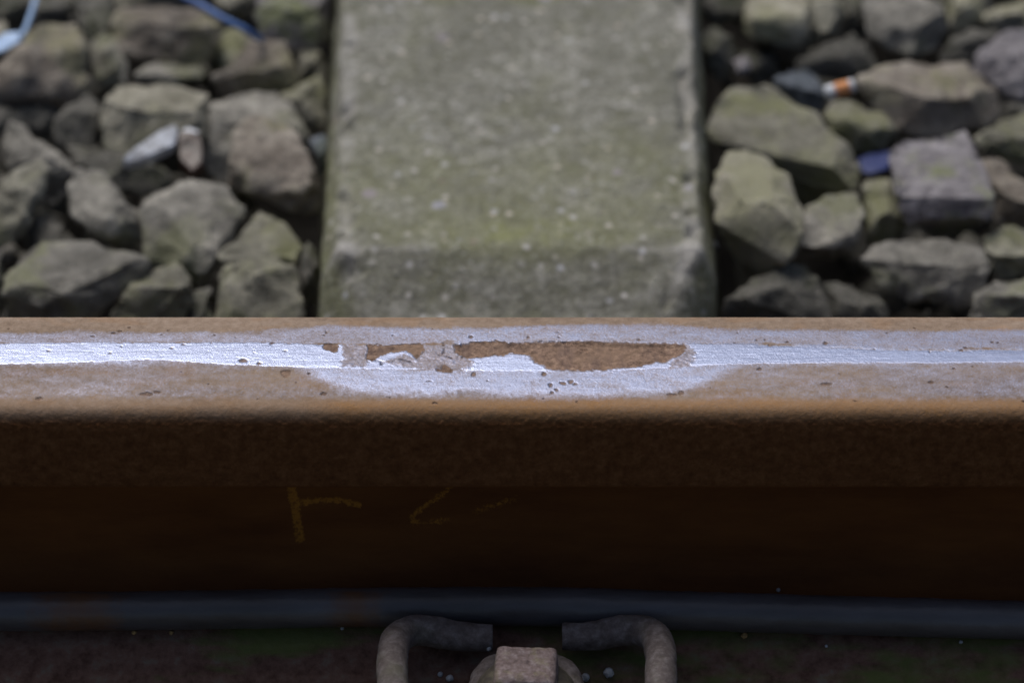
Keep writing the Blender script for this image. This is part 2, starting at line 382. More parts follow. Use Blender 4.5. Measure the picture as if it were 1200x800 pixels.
# grey rough patches of lifted skin
gp = np.maximum(sdist(wx, wy, HP([(400, 404), (429, 404), (431, 430), (398, 430)])), sdist(wx, wy, HP([(497, 402), (534, 399), (545, 418), (560, 428), (540, 433), (480, 432), (450, 424), (470, 414), (487, 421)])))
gp = np.maximum(gp, sdist(wx, wy, HP([(796, 404), (810, 404), (816, 412), (812, 428), (785, 430), (790, 420), (800, 414)])))
gp = gp+3.2*(fbm(X/4, Yg/2.5, 101, 4)-.5)+1.2*(fbm(X/.9, Yg/.9, 102, 2)-.5)
greyp = sst(-1.0, .9, gp)*(1-spall)*top
tail = sst(-.8, .8, sdist(wx, wy, HP([(540, 433), (560, 422), (600, 417), (628, 424), (642, 434)])))*top
crk = np.full(X.shape, 9.0)
for ln in ([(541, 402), (538, 411), (548, 415), (540, 419)], [(509, 433), (514, 429), (521, 426), (527, 430), (534, 429)], [(431, 403), (432, 421), (446, 424), (450, 427)], [(496, 404), (497, 411), (487, 420)],
           [(521, 402), (524, 410), (519, 416), (530, 420)], [(458, 423), (468, 421), (484, 424)], [(620, 401), (640, 399), (664, 401)], [(676, 404), (686, 407), (690, 411)]):
    q_ = HP(ln)
    for (ax, ay), (bx_, by) in zip(q_[:-1], q_[1:]):
        ex, ey = bx_-ax, by-ay; t = np.clip(((wx-ax)*ex+(wy-ay)*ey)/(ex*ex+ey*ey), 0, 1); crk = np.minimum(crk, np.hypot(wx-ax-ex*t, wy-ay-ey*t))
crack = (1-sst(.12, .5, crk))*top*sst(.38, .52, fbm(X/2.5, Yg/1.5, 121, 3))
pit = np.clip(spall + fleck*.9 + crack*.6, 0, 1)
shine = np.clip(band*1.0 + satin_up*(.58+.07*rightsp+.10*dentx) + satin_lo*(.70+.10*vn(X/9, Yg/3, 131)) + low_frac*(.27+.10*leftsp+.14*rightsp)*(.55+.9*fbm(X/22, Yg/5, 111, 4)), 0, 1)
shine += .25*tail
shine = shine*(1-.45*greyp)
shine *= sst(hy(481), hy(468), Yg)*sst(hy(371.5), hy(377), Yg)*head
shine = np.clip(shine*(1+.5*(fbm(X/9, Yg/4, 50, 4)-.5)), 0, 1)*top
bright = np.clip(band*(1-core*.55)*(1-greyp)+tail*1.0+.12*satin_lo, 0, 1)*top
orange = np.clip(sst(hy(462), hy(472), Yg+2*(fbm(X/12, Yg/6, 61, 3)-.5))*(.30+.55*sst(hx(330), hx(430), X)*1.0) + .35*sst(hx(760), hx(850), X)*sst(hy(375), hy(372), -Yg+2*hy(374))*0
                 + .25*sst(.55, .75, fbm(X/18, Yg/8, 71, 4)), 0, 1)*head
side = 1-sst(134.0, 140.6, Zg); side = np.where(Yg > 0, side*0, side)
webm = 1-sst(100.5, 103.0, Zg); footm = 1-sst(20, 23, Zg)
# relief
disp = np.zeros(X.shape)
rt = sst(hx(590), hx(650), X)
disp -= sst(-.3, 1, dp/(.55+2.2*rt))*top*(.18+.75*sst(0, 3.0, dC)+.8*(fbm(X/2.2, Yg/1.8, 81, 5)-.45))
disp -= fleck*.35 + crack*.9
disp += greyp*(.55*(fbm(X/1.3, Yg/1.0, 83, 4)-.35))
rim = np.exp(-((dp+.5)/.5)**2)*(1-spall)*top; disp -= sst(.5, 2.5, dp)*top*rt*.34*(.5+.5*np.sin(X*1.15+2.2*fbm(X/5, Yg/3, 99, 3)+Yg*.35))
disp += rim*.05*fbm(X/2, Yg/2, 85, 2)
dent = np.exp(-((X-hx(600))/75)**4)
disp -= dent*.45*head*np.exp(-((Yg-hy(430))/22)**2)
disp += (.13*(fbm(X/3, Yg/2.4, 87, 4)-.5)+.05*(fbm(X/.9, Yg/.9, 88, 2)-.5))*top*(1-.85*np.clip(shine, 0, 1))
disp += side*(1-webm)*((.95-.45*(1-sst(118, 134, Zg)))*(fbm(X/2.0, SSg/1.3, 89, 4)-.5))
disp += (1-footm)*webm*(.25*(fbm(X/6, SSg/4, 90, 3)-.5)) + footm*(.5*(fbm(X/3, SSg/3, 91, 4)-.5))
# the lower lip of the head and the long-wave waviness of the near edge
disp += (1-sst(2, 7, np.abs(Yg+31.5)))*head*(.5*(fbm(X/30, Yg*0, 95, 3)-.5))
# chalk marks on the web: measured on the web plane
zw = Zg; webx = X
def WP(u, v_):
    y_ = -.0078; r = ray(u, v_); t = (y_-CAM[1])/r[1]; p = CAM+r*t; return (p[0]*1000, p[2]*1000)
def stroke(pts, wd):
    d = np.full(X.shape, 1e9); q = [WP(*p) for p in pts]
    for (ax, ay), (bx, by) in zip(q[:-1], q[1:]):
        ex, ey = bx-ax, by-ay; t = np.clip(((X-ax)*ex+(Zg-ay)*ey)/(ex*ex+ey*ey), 0, 1)
        d = np.minimum(d, np.hypot(X-ax-ex*t, Zg-ay-ey*t))
    return 1-sst(wd*.4, wd, d)
chalk = np.maximum.reduce([stroke([(341, 568), (345, 590), (348, 610), (351, 631)], 3.0), stroke([(345, 590), (375, 586), (402, 587), (420, 592)], 2.3),
     stroke([(528, 570), (518, 579), (500, 592), (484, 603), (484, 611), (500, 613), (524, 609)], 2.2)*.8, stroke([(556, 600), (580, 592), (604, 584)], 2.2)*.6])
chalk = chalk*(Yg < 0)*(Zg < 100)*(Zg > 40)
Yv = Yg + disp*NYp[None, :]; Zv = Zg + disp*NZp[None, :]
verts = np.stack([X, Yv, Zv], -1)/1000.0
nx, ny = X.shape
# back and underside closed with a coarse strip
back = np.array([(36.5, 131), (36.3, 104), (33, 100), (13, 93), (8, 82), (7.5, 55), (9.6, 35), (19, 26), (40, 17), (59, 11.5), (60.4, 9), (60.4, 1), (59.4, 0), (-59.4, 0), (-60.4, 1), (-60.4, 9)], float)/1000
idx = np.arange(nx*ny).reshape(nx, ny)
q = np.stack([idx[:-1, :-1], idx[1:, :-1], idx[1:, 1:], idx[:-1, 1:]], -1).reshape(-1, 4)
me = bpy.data.meshes.new('rail'); V = verts.reshape(-1, 3)
bx = np.array([xs[0], xs[-1]])/1000; nb = len(back)
BV = np.array([(x, p[0], p[1]) for x in bx for p in back]); o0 = len(V)
q2 = np.array([(o0+i, o0+i+1, o0+nb+i+1, o0+nb+i) for i in range(nb-1)])
V = np.vstack([V, BV]); Q = np.vstack([q, q2])
me.vertices.add(len(V)); me.vertices.foreach_set('co', V.ravel().astype(np.float32))
me.loops.add(len(Q)*4); me.loops.foreach_set('vertex_index', Q.ravel().astype(np.int32))
me.polygons.add(len(Q)); me.polygons.foreach_set('loop_start', np.arange(len(Q), dtype=np.int32)*4)
sm = np.ones(len(Q), bool); sm[len(q):] = False; me.polygons.foreach_set('use_smooth', sm)
me.update(calc_edges=True); me.validate()
pad = np.zeros(len(BV))
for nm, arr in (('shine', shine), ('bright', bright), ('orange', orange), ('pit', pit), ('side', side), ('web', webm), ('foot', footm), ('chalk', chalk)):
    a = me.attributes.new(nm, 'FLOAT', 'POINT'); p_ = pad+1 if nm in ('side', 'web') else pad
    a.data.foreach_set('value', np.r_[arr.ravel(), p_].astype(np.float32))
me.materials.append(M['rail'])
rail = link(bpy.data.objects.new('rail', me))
tag(rail, 'rusty brown steel rail with shiny worn top and a long flaking rust pit', 'rail')

# ------------------------------------------------------------------ sleeper
ys = np.r_[np.linspace(-.75, -.13, 40), np.arange(-.127, .18, .004), np.arange(.18, .60, .0016), np.linspace(.61, 1.5, 40)]
YC = at(600, 290, .010)[1]                      # crease where the top starts to fall towards the rail
def sect(y):
    up_ = np.clip((YC-y)/.034, 0, 1)            # 0 on the plateau, 1 at the foot of the slope
    z = .010-.019*up_; w_ = .0908-.0150*up_ + .0040*np.clip((y-YC)/.23, 0, 1.2)
    wo = .1000 + .001*up_; zo = z-.016-.020*np.clip(up_*1.5, 0, 1)
    return z, w_, wo, zo
rows = []; mossr = []; paler = []
for y in ys:
    z, w_, wo, zo = sect(y)
    pts = [(-.112, -.15), (-.104, -.08), (-wo-.001, -.05), (-wo, zo-.004), (-wo+.0015, zo)]
    k_ = 5
    pts += [(-wo+.0015+(wo-w_-.0015)*i/k_, zo+(z-zo)*(.45*math.sin(i/k_*math.pi/2)+.55*i/k_)) for i in range(1, k_)]
    nn = 110
    pts += [(-w_+2*w_*i/nn, z) for i in range(nn+1)]
    pts += [(-p, q_) for p, q_ in reversed(pts[:4+k_])]
    rows.append(pts)
R = np.array(rows); nyy, nxx = R.shape[:2]
SX = R[..., 0]; SZ = R[..., 1]; SY = np.repeat(ys[:, None], nxx, 1)
for _ in range(3):                               # soften across the crease
    SZ[1:-1] = (SZ[:-2]+SZ[1:-1]*2+SZ[2:])/4
b = (fbm(SX*60, SY*60, 4, 4)-.5); b2 = fbm(SX*260, SY*260, 6, 3)-.5
WE = np.interp(SY[:, 0], ys, [sect(y)[1] for y in ys])[:, None]
edge = np.exp(-((np.abs(SX)-WE+.003)/.006)**2)
chip = sst(.54, .70, fbm(SX*90, SY*70, 21, 3))*edge
SZ = SZ + (b*.0020 + b2*.0012 - chip*.0060)*(SZ > -.06)
SX = SX + (.0035*(fbm(SY*40, SZ*40+np.sign(SX)*9, 23, 4)-.5))*sst(.07, .088, np.abs(SX))*np.sign(SX)
cx0 = (at(396, 288, .01)[0]+at(818, 288, .01)[0])/2
moss = np.exp(-((SY-YC-.012)/.016)**2)*np.exp(-((SX+.0)/.06)**2)*.9 + .55*sst(.001, .006, np.abs(SX)-WE) + .35*np.exp(-((SY-.33)/.05)**2)
moss += .85*np.exp(-((SY-.51)/.012)**2)*(np.exp(-((SX+.045)/.012)**2)+np.exp(-((SX-.012)/.014)**2)+np.exp(-((SX-.02)/.03)**2)*.4)
pale = edge*.75*fbm(SX*50, SY*50, 8, 3)*1.5+.45*np.exp(-((SY-YC)/.004)**2)*(np.abs(SX) > .05)
sv = np.stack([SX+cx0, SY, SZ], -1).reshape(-1, 3); ix = np.arange(nyy*nxx).reshape(nyy, nxx)
sq = np.stack([ix[:-1, :-1], ix[:-1, 1:], ix[1:, 1:], ix[1:, :-1]], -1).reshape(-1, 4)
sl = obj('sleeper', sv, sq.tolist(), M['concrete'])
for nm, arr in (('moss', moss), ('pale', pale)):
    a = sl.data.attributes.new(nm, 'FLOAT', 'POINT'); a.data.foreach_set('value', np.clip(arr, 0, 1).ravel().astype(np.float32))
tag(sl, 'weathered grey concrete sleeper with green moss passing under the rail', 'sleeper')
# ------------------------------------------------------------------ tubes
def tube_mesh(path, radii, seg=20, cap=True, bevel=0.0, rseed=0, rough=0.0):
    P_ = [Vector(p) for p in path]; n = len(P_); vs = []; fs = []
    T_ = [(P_[min(i+1, n-1)]-P_[max(i-1, 0)]).normalized() for i in range(n)]
    u_ = T_[0].cross(Vector((0, 0, 1)));  u_ = u_ if u_.length > .01 else T_[0].cross(Vector((0, 1, 0))); u_.normalize()
    for i in range(n):
        u_ = (u_-T_[i]*u_.dot(T_[i])).normalized(); w2 = T_[i].cross(u_)
        for j in range(seg):
            a = 2*math.pi*j/seg; d_ = u_*math.cos(a)+w2*math.sin(a); p = P_[i]+d_*radii[i]
            if rough: p += d_*rough*mnoise.fractal(p*180+Vector((rseed, 0, 0)), 1, 2, 3)
            vs.append(p)
    for i in range(n-1):
        for j in range(seg):
            a = i*seg+j; b_ = i*seg+(j+1) % seg; fs.append((a, b_, b_+seg, a+seg))
    if cap:
        fs.append(tuple(reversed(range(seg)))); fs.append(tuple((n-1)*seg+j for j in range(seg)))
    return vs, fs

def spline(ctrl, n=12, closed=False):
    P_ = [np.array(c, float) for c in ctrl]; out = []
    for i in range(len(P_)-1):
        p0 = P_[max(i-1, 0)]; p1 = P_[i]; p2 = P_[i+1]; p3 = P_[min(i+2, len(P_)-1)]
        for t in np.linspace(0, 1, n, endpoint=False):
            out.append(.5*((2*p1)+(-p0+p2)*t+(2*p0-5*p1+4*p2-p3)*t*t+(-p0+3*p1-3*p2+p3)*t**3))
    out.append(P_[-1]); return out

# cable lying on the rail foot
cpts = []
for u, v_ in [(-2400, 716), (-1200, 716), (-300, 716), (0, 716), (150, 715), (300, 713), (450, 711), (560, 710), (680, 711), (800, 715), (900, 718), (1000, 721), (1100, 723.5), (1200, 726), (1500, 730), (2600, 732)]:
    p = at(u, v_, .030); 
    # keep it resting on the sloping foot: centre line parallel to the slope
    y_ = p[1]; r = ray(u, v_)
    # solve for z on line z = .0300 + (y+.033)*.42
    A = np.array(CAM); t = (.0300+.42*(A[1]+.033)-A[2])/(r[2]-.42*r[1]); p = A+r*t
    cpts.append(p)
pth = spline(cpts, 14)
vs, fs = tube_mesh(pth, [.0087]*len(pth), 28, rough=.0003)
cab = obj('cable', vs, fs, M['cable'])
ra = []
for p in vs:
    x = p[0]*1000
    ra.append(max(math.exp(-((x+192)/22)**2), math.exp(-((x+70)/15)**2)*.95, math.exp(-((x-60)/40)**2)*.2)*(1.0 if p[1] < -.0325 else .55))
a = cab.data.attributes.new('rusty', 'FLOAT', 'POINT'); a.data.foreach_set('value', ra)
tag(cab, 'thick dark blue-grey cable lying along the foot of the rail', 'cable')

# ------------------------------------------------------------------ fastening
cxm = at(617, 750, .028)[0]
def mir(p, s_): return (cxm+s_*(p[0]), p[1], p[2])
clip = empty('rail_clip', (cxm, -.095, .0))
for s_ in (-1, 1):
    ctrl = [(.0150, -.0500, .0272), (.024, -.0500, .0274), (.033, -.0492, .0280), (.042, -.0484, .0295), (.0505, -.0510, .0318), (.0560, -.0580, .0345), (.0580, -.067, .037), (.0585, -.079, .0385), (.0580, -.094, .0380),
            (.0555, -.109, .033), (.049, -.119, .026), (.040, -.121, .020), (.031, -.114, .018), (.025, -.102, .0195), (.0215, -.090, .022), (.0185, -.079, .0240)]
    if s_ == 1: ctrl = [(x+.0008 if i < 4 else x, y+.0006, z) for i, (x, y, z) in enumerate(ctrl)]
    pp = spline([mir(c_, s_) for c_ in ctrl], 8)
    rr = [.0060+.0009*min(1, i/22) for i in range(len(pp))]
    vs, fs = tube_mesh(pp, rr, 24, rough=.0004, rseed=s_*5)
    sa = obj('spring_arm', rel(vs, clip), fs, M['clip'], clip)
pp = spline([mir(c_, 1) for c_ in [(-.0185, -.079, .024), (-.017, -.0735, .0250), (-.012, -.0690, .0255), (0, -.0675, .0255), (.012, -.0690, .0255), (.017, -.0735, .025), (.0185, -.079, .024)]], 8)
vs, fs = tube_mesh(pp, [.0068]*len(pp), 20, rough=.0004)
obj('middle_loop', rel(vs, clip), fs, M['clip'], clip)
tag(clip, 'bent grey spring steel rail clip with two ends facing each other at the rail foot', 'rail clip')

# coach screw with square head
bcx, bcy = at(616, 777, .052)[0], at(616, 777, .052)[1]
screw = empty('track_screw', (bcx, bcy, 0))
bm = bmesh.new()
def lathe(prf, n=40):
    vs = []; fs = []
    for r_, z in prf:
        for j in range(n): a = 2*math.pi*j/n; vs.append((r_*math.cos(a), r_*math.sin(a), z))
    for i in range(len(prf)-1):
        for j in range(n): fs.append((i*n+j, i*n+(j+1) % n, (i+1)*n+(j+1) % n, (i+1)*n+j))
    fs.append(tuple((len(prf)-1)*n+j for j in range(n))); return vs, fs
vs, fs = lathe([(.0225, .0290), (.0232, .0300), (.0232, .0325), (.0225, .0345), (.0205, .0380), (.0180, .0410), (.0155, .0430), (.012, .044)], 48)
obj('collar', vs, fs, M['plate'], screw)
bm = bmesh.new(); bmesh.ops.create_cube(bm, size=1.0)
for v_ in bm.verts:
    t = .0130 if v_.co.z > 0 else .0142
    v_.co = Vector((math.copysign(t, v_.co.x), math.copysign(t*.93, v_.co.y), .0525 if v_.co.z > 0 else .0400))
bmesh.ops.bevel(bm, geom=[e for e in bm.edges], offset=.0036, segments=3, affect='EDGES', profile=.6)
bmesh.ops.subdivide_edges(bm, edges=[e for e in bm.edges if e.calc_length() > .006], cuts=12, use_grid_fill=True)
for v_ in bm.verts: v_.co += Vector(v_.co).normalized()*.0005*mnoise.fractal(v_.co*300, 1, 2, 3)
bmesh.ops.rotate(bm, verts=bm.verts, cent=(0, 0, 0), matrix=__import__('mathutils').Matrix.Rotation(math.radians(-3), 3, 'Z'))
hd = bobj('screw_head', bm, M['screw'], screw)
vs, fs = lathe([(.0110, -.06), (.0110, .0292)], 20); obj('shank', vs, fs, M['clip'], screw)
tag(screw, 'square-headed track screw with domed collar between the two clip ends', 'screw')
# guide plate under the clip
bm = bmesh.new(); bmesh.ops.create_cube(bm, size=1.0)
for v_ in bm.verts: v_.co = Vector((v_.co.x*.112, -.0915+v_.co.y*.060, .0005+v_.co.z*.0180))
bmesh.ops.bevel(bm, geom=list(bm.edges), offset=.002, segments=2, affect='EDGES')
gp_ = bobj('guide_plate', bm, M['plate']); gp_.location.x = cxm
tag(gp_, 'dark guide plate under the spring clip against the rail foot', 'guide plate')

# ------------------------------------------------------------------ stones
def hull_stone(pts, bev=.0018, edge=.0035, amp=.0010, seed=0, fine=True, cuts=0):
    bm = bmesh.new(); vs = [bm.verts.new(tuple(map(float, p))) for p in pts]
    r = bmesh.ops.convex_hull(bm, input=vs)
    bmesh.ops.delete(bm, geom=[g_ for g_ in r['geom_interior'] if isinstance(g_, bmesh.types.BMVert)], context='VERTS')
    loose = [v_ for v_ in bm.verts if not v_.link_faces]; bmesh.ops.delete(bm, geom=loose, context='VERTS')
    bmesh.ops.remove_doubles(bm, verts=bm.verts, dist=.0012)
    rc = random.Random(seed*7+3)
    for _ in range(cuts):     # knock flat flakes off, mostly on the upper and front side
        n_ = Vector((rc.gauss(0, .8), rc.gauss(-.55, .5), rc.gauss(.6, .5))).normalized()
        ds = sorted(v_.co.dot(n_) for v_ in bm.verts); mid_ = sum(ds)/len(ds); sup = ds[-1]
        p_ = n_*(mid_+(sup-mid_)*rc.uniform(.74, .93))
        g_ = bmesh.ops.bisect_plane(bm, geom=list(bm.verts)+list(bm.edges)+list(bm.faces), plane_co=p_, plane_no=n_, clear_outer=True)
        es = [e for e in g_['geom_cut'] if isinstance(e, bmesh.types.BMEdge)]
        if es: bmesh.ops.contextual_create(bm, geom=es)
    bmesh.ops.dissolve_limit(bm, angle_limit=math.radians(9), verts=bm.verts, edges=bm.edges)
    if bev:
        bmesh.ops.bevel(bm, geom=list(bm.edges), offset=bev, segments=2, affect='EDGES', profile=.5, clamp_overlap=True)
    bmesh.ops.triangulate(bm, faces=bm.faces)
    if fine:
        for it in range(5):
            long = [e for e in bm.edges if e.calc_length() > edge]
            if not long or len(bm.verts) > 1600: break
            bmesh.ops.subdivide_edges(bm, edges=long, cuts=1)
            bmesh.ops.triangulate(bm, faces=bm.faces)
        for _ in range(1): bmesh.ops.smooth_vert(bm, verts=bm.verts, factor=.12, use_axis_x=True, use_axis_y=True, use_axis_z=True)
        bm.normal_update(); off = Vector((seed*3.1, seed*1.7, 0))
        nv = [(v_.normal.copy(), v_.co.copy()) for v_ in bm.verts]
        for v_, (n_, c_) in zip(bm.verts, nv):
            d_ = mnoise.fractal(c_*55+off, 1, 2, 4)*amp*2.0 + (abs(mnoise.noise(c_*150+off))-.2)*amp*.9 + mnoise.noise(c_*420+off)*amp*.25
            v_.co = c_+n_*d_
    bmesh.ops.recalc_face_normals(bm, faces=bm.faces)
    return bm

def stone(label, mat, layer, outline, ridge=(), flat=.62, name='stone', group='loose ballast stones between the sleepers', cat='stone'):
    """outline: measured silhouette points; ridge: inner points where the near-level top breaks into the steep front"""
    O = np.array(outline, float); u0, v0 = O.mean(0); vmin, vmax = O[:, 1].min(), O[:, 1].max()
    hmm = (vmax-vmin)/2.5/1000
    H = min(max(.006, flat*hmm), .040); zb = -.022-.014*layer-H*.35
    pts = []
    rid = np.array([r_[:2] for r_ in ridge], float) if len(ridge) else None
    for u, v_ in O:
        if rid is not None:
            rv = np.interp(u, *zip(*sorted(map(tuple, rid)))); 
            if v_ <= rv+2: z = zb+H*(.92+.08*min(1, (rv-v_)/60))
            else: z = zb+H*max(0.0, .92*(1-(v_-rv)/max(12, vmax-rv)))
        else:
            t = (vmax-v_)/(vmax-vmin); z = zb+H*(.05+.95*t**.8)
        pts.append(at(u, v_, z))
    base = list(pts)
    if rid is not None:
        for r_ in ridge:
            z = zb+H*(r_[2] if len(r_) > 2 else 1.0); pts.append(at(r_[0], r_[1], z))
    else:                     # a gently crowned, off-centre face
        rr = random.Random(int(u0*7+v0*13))
        for k_ in range(3):
            a = rr.uniform(0, 6.28)+k_*2.1; du = math.cos(a)*(O[:, 0].max()-O[:, 0].min())*.20; dv = math.sin(a)*(vmax-vmin)*.20
            t = (vmax-v0-dv)/(vmax-vmin); z = zb+H*(.05+.95*t**.8)+.18*hmm+.002
            pts.append(at(u0+du, v0+dv, z))
    cen = np.mean(base, 0); rd = ray(u0, v0); dep = .55*min(hmm*1.3, (O[:, 0].max()-O[:, 0].min())/2600)+.006
    for p in base:
        pts.append(cen+(p-cen)*.93+rd*dep*.35); pts.append(cen+(p-cen)*.66+rd*dep)
    o = empty('tmp', tuple(cen)); L = np.array(o.location); bpy.data.objects.remove(o)
    bm = hull_stone([p-L for p in pts], bev=.0007, amp=.0017, seed=int(u0+v0), cuts=3 if hmm > .02 else 2)
    ob = bobj(name, bm, M[mat]); ob.location = tuple(L)
    tag(ob, label, cat, group); return ob

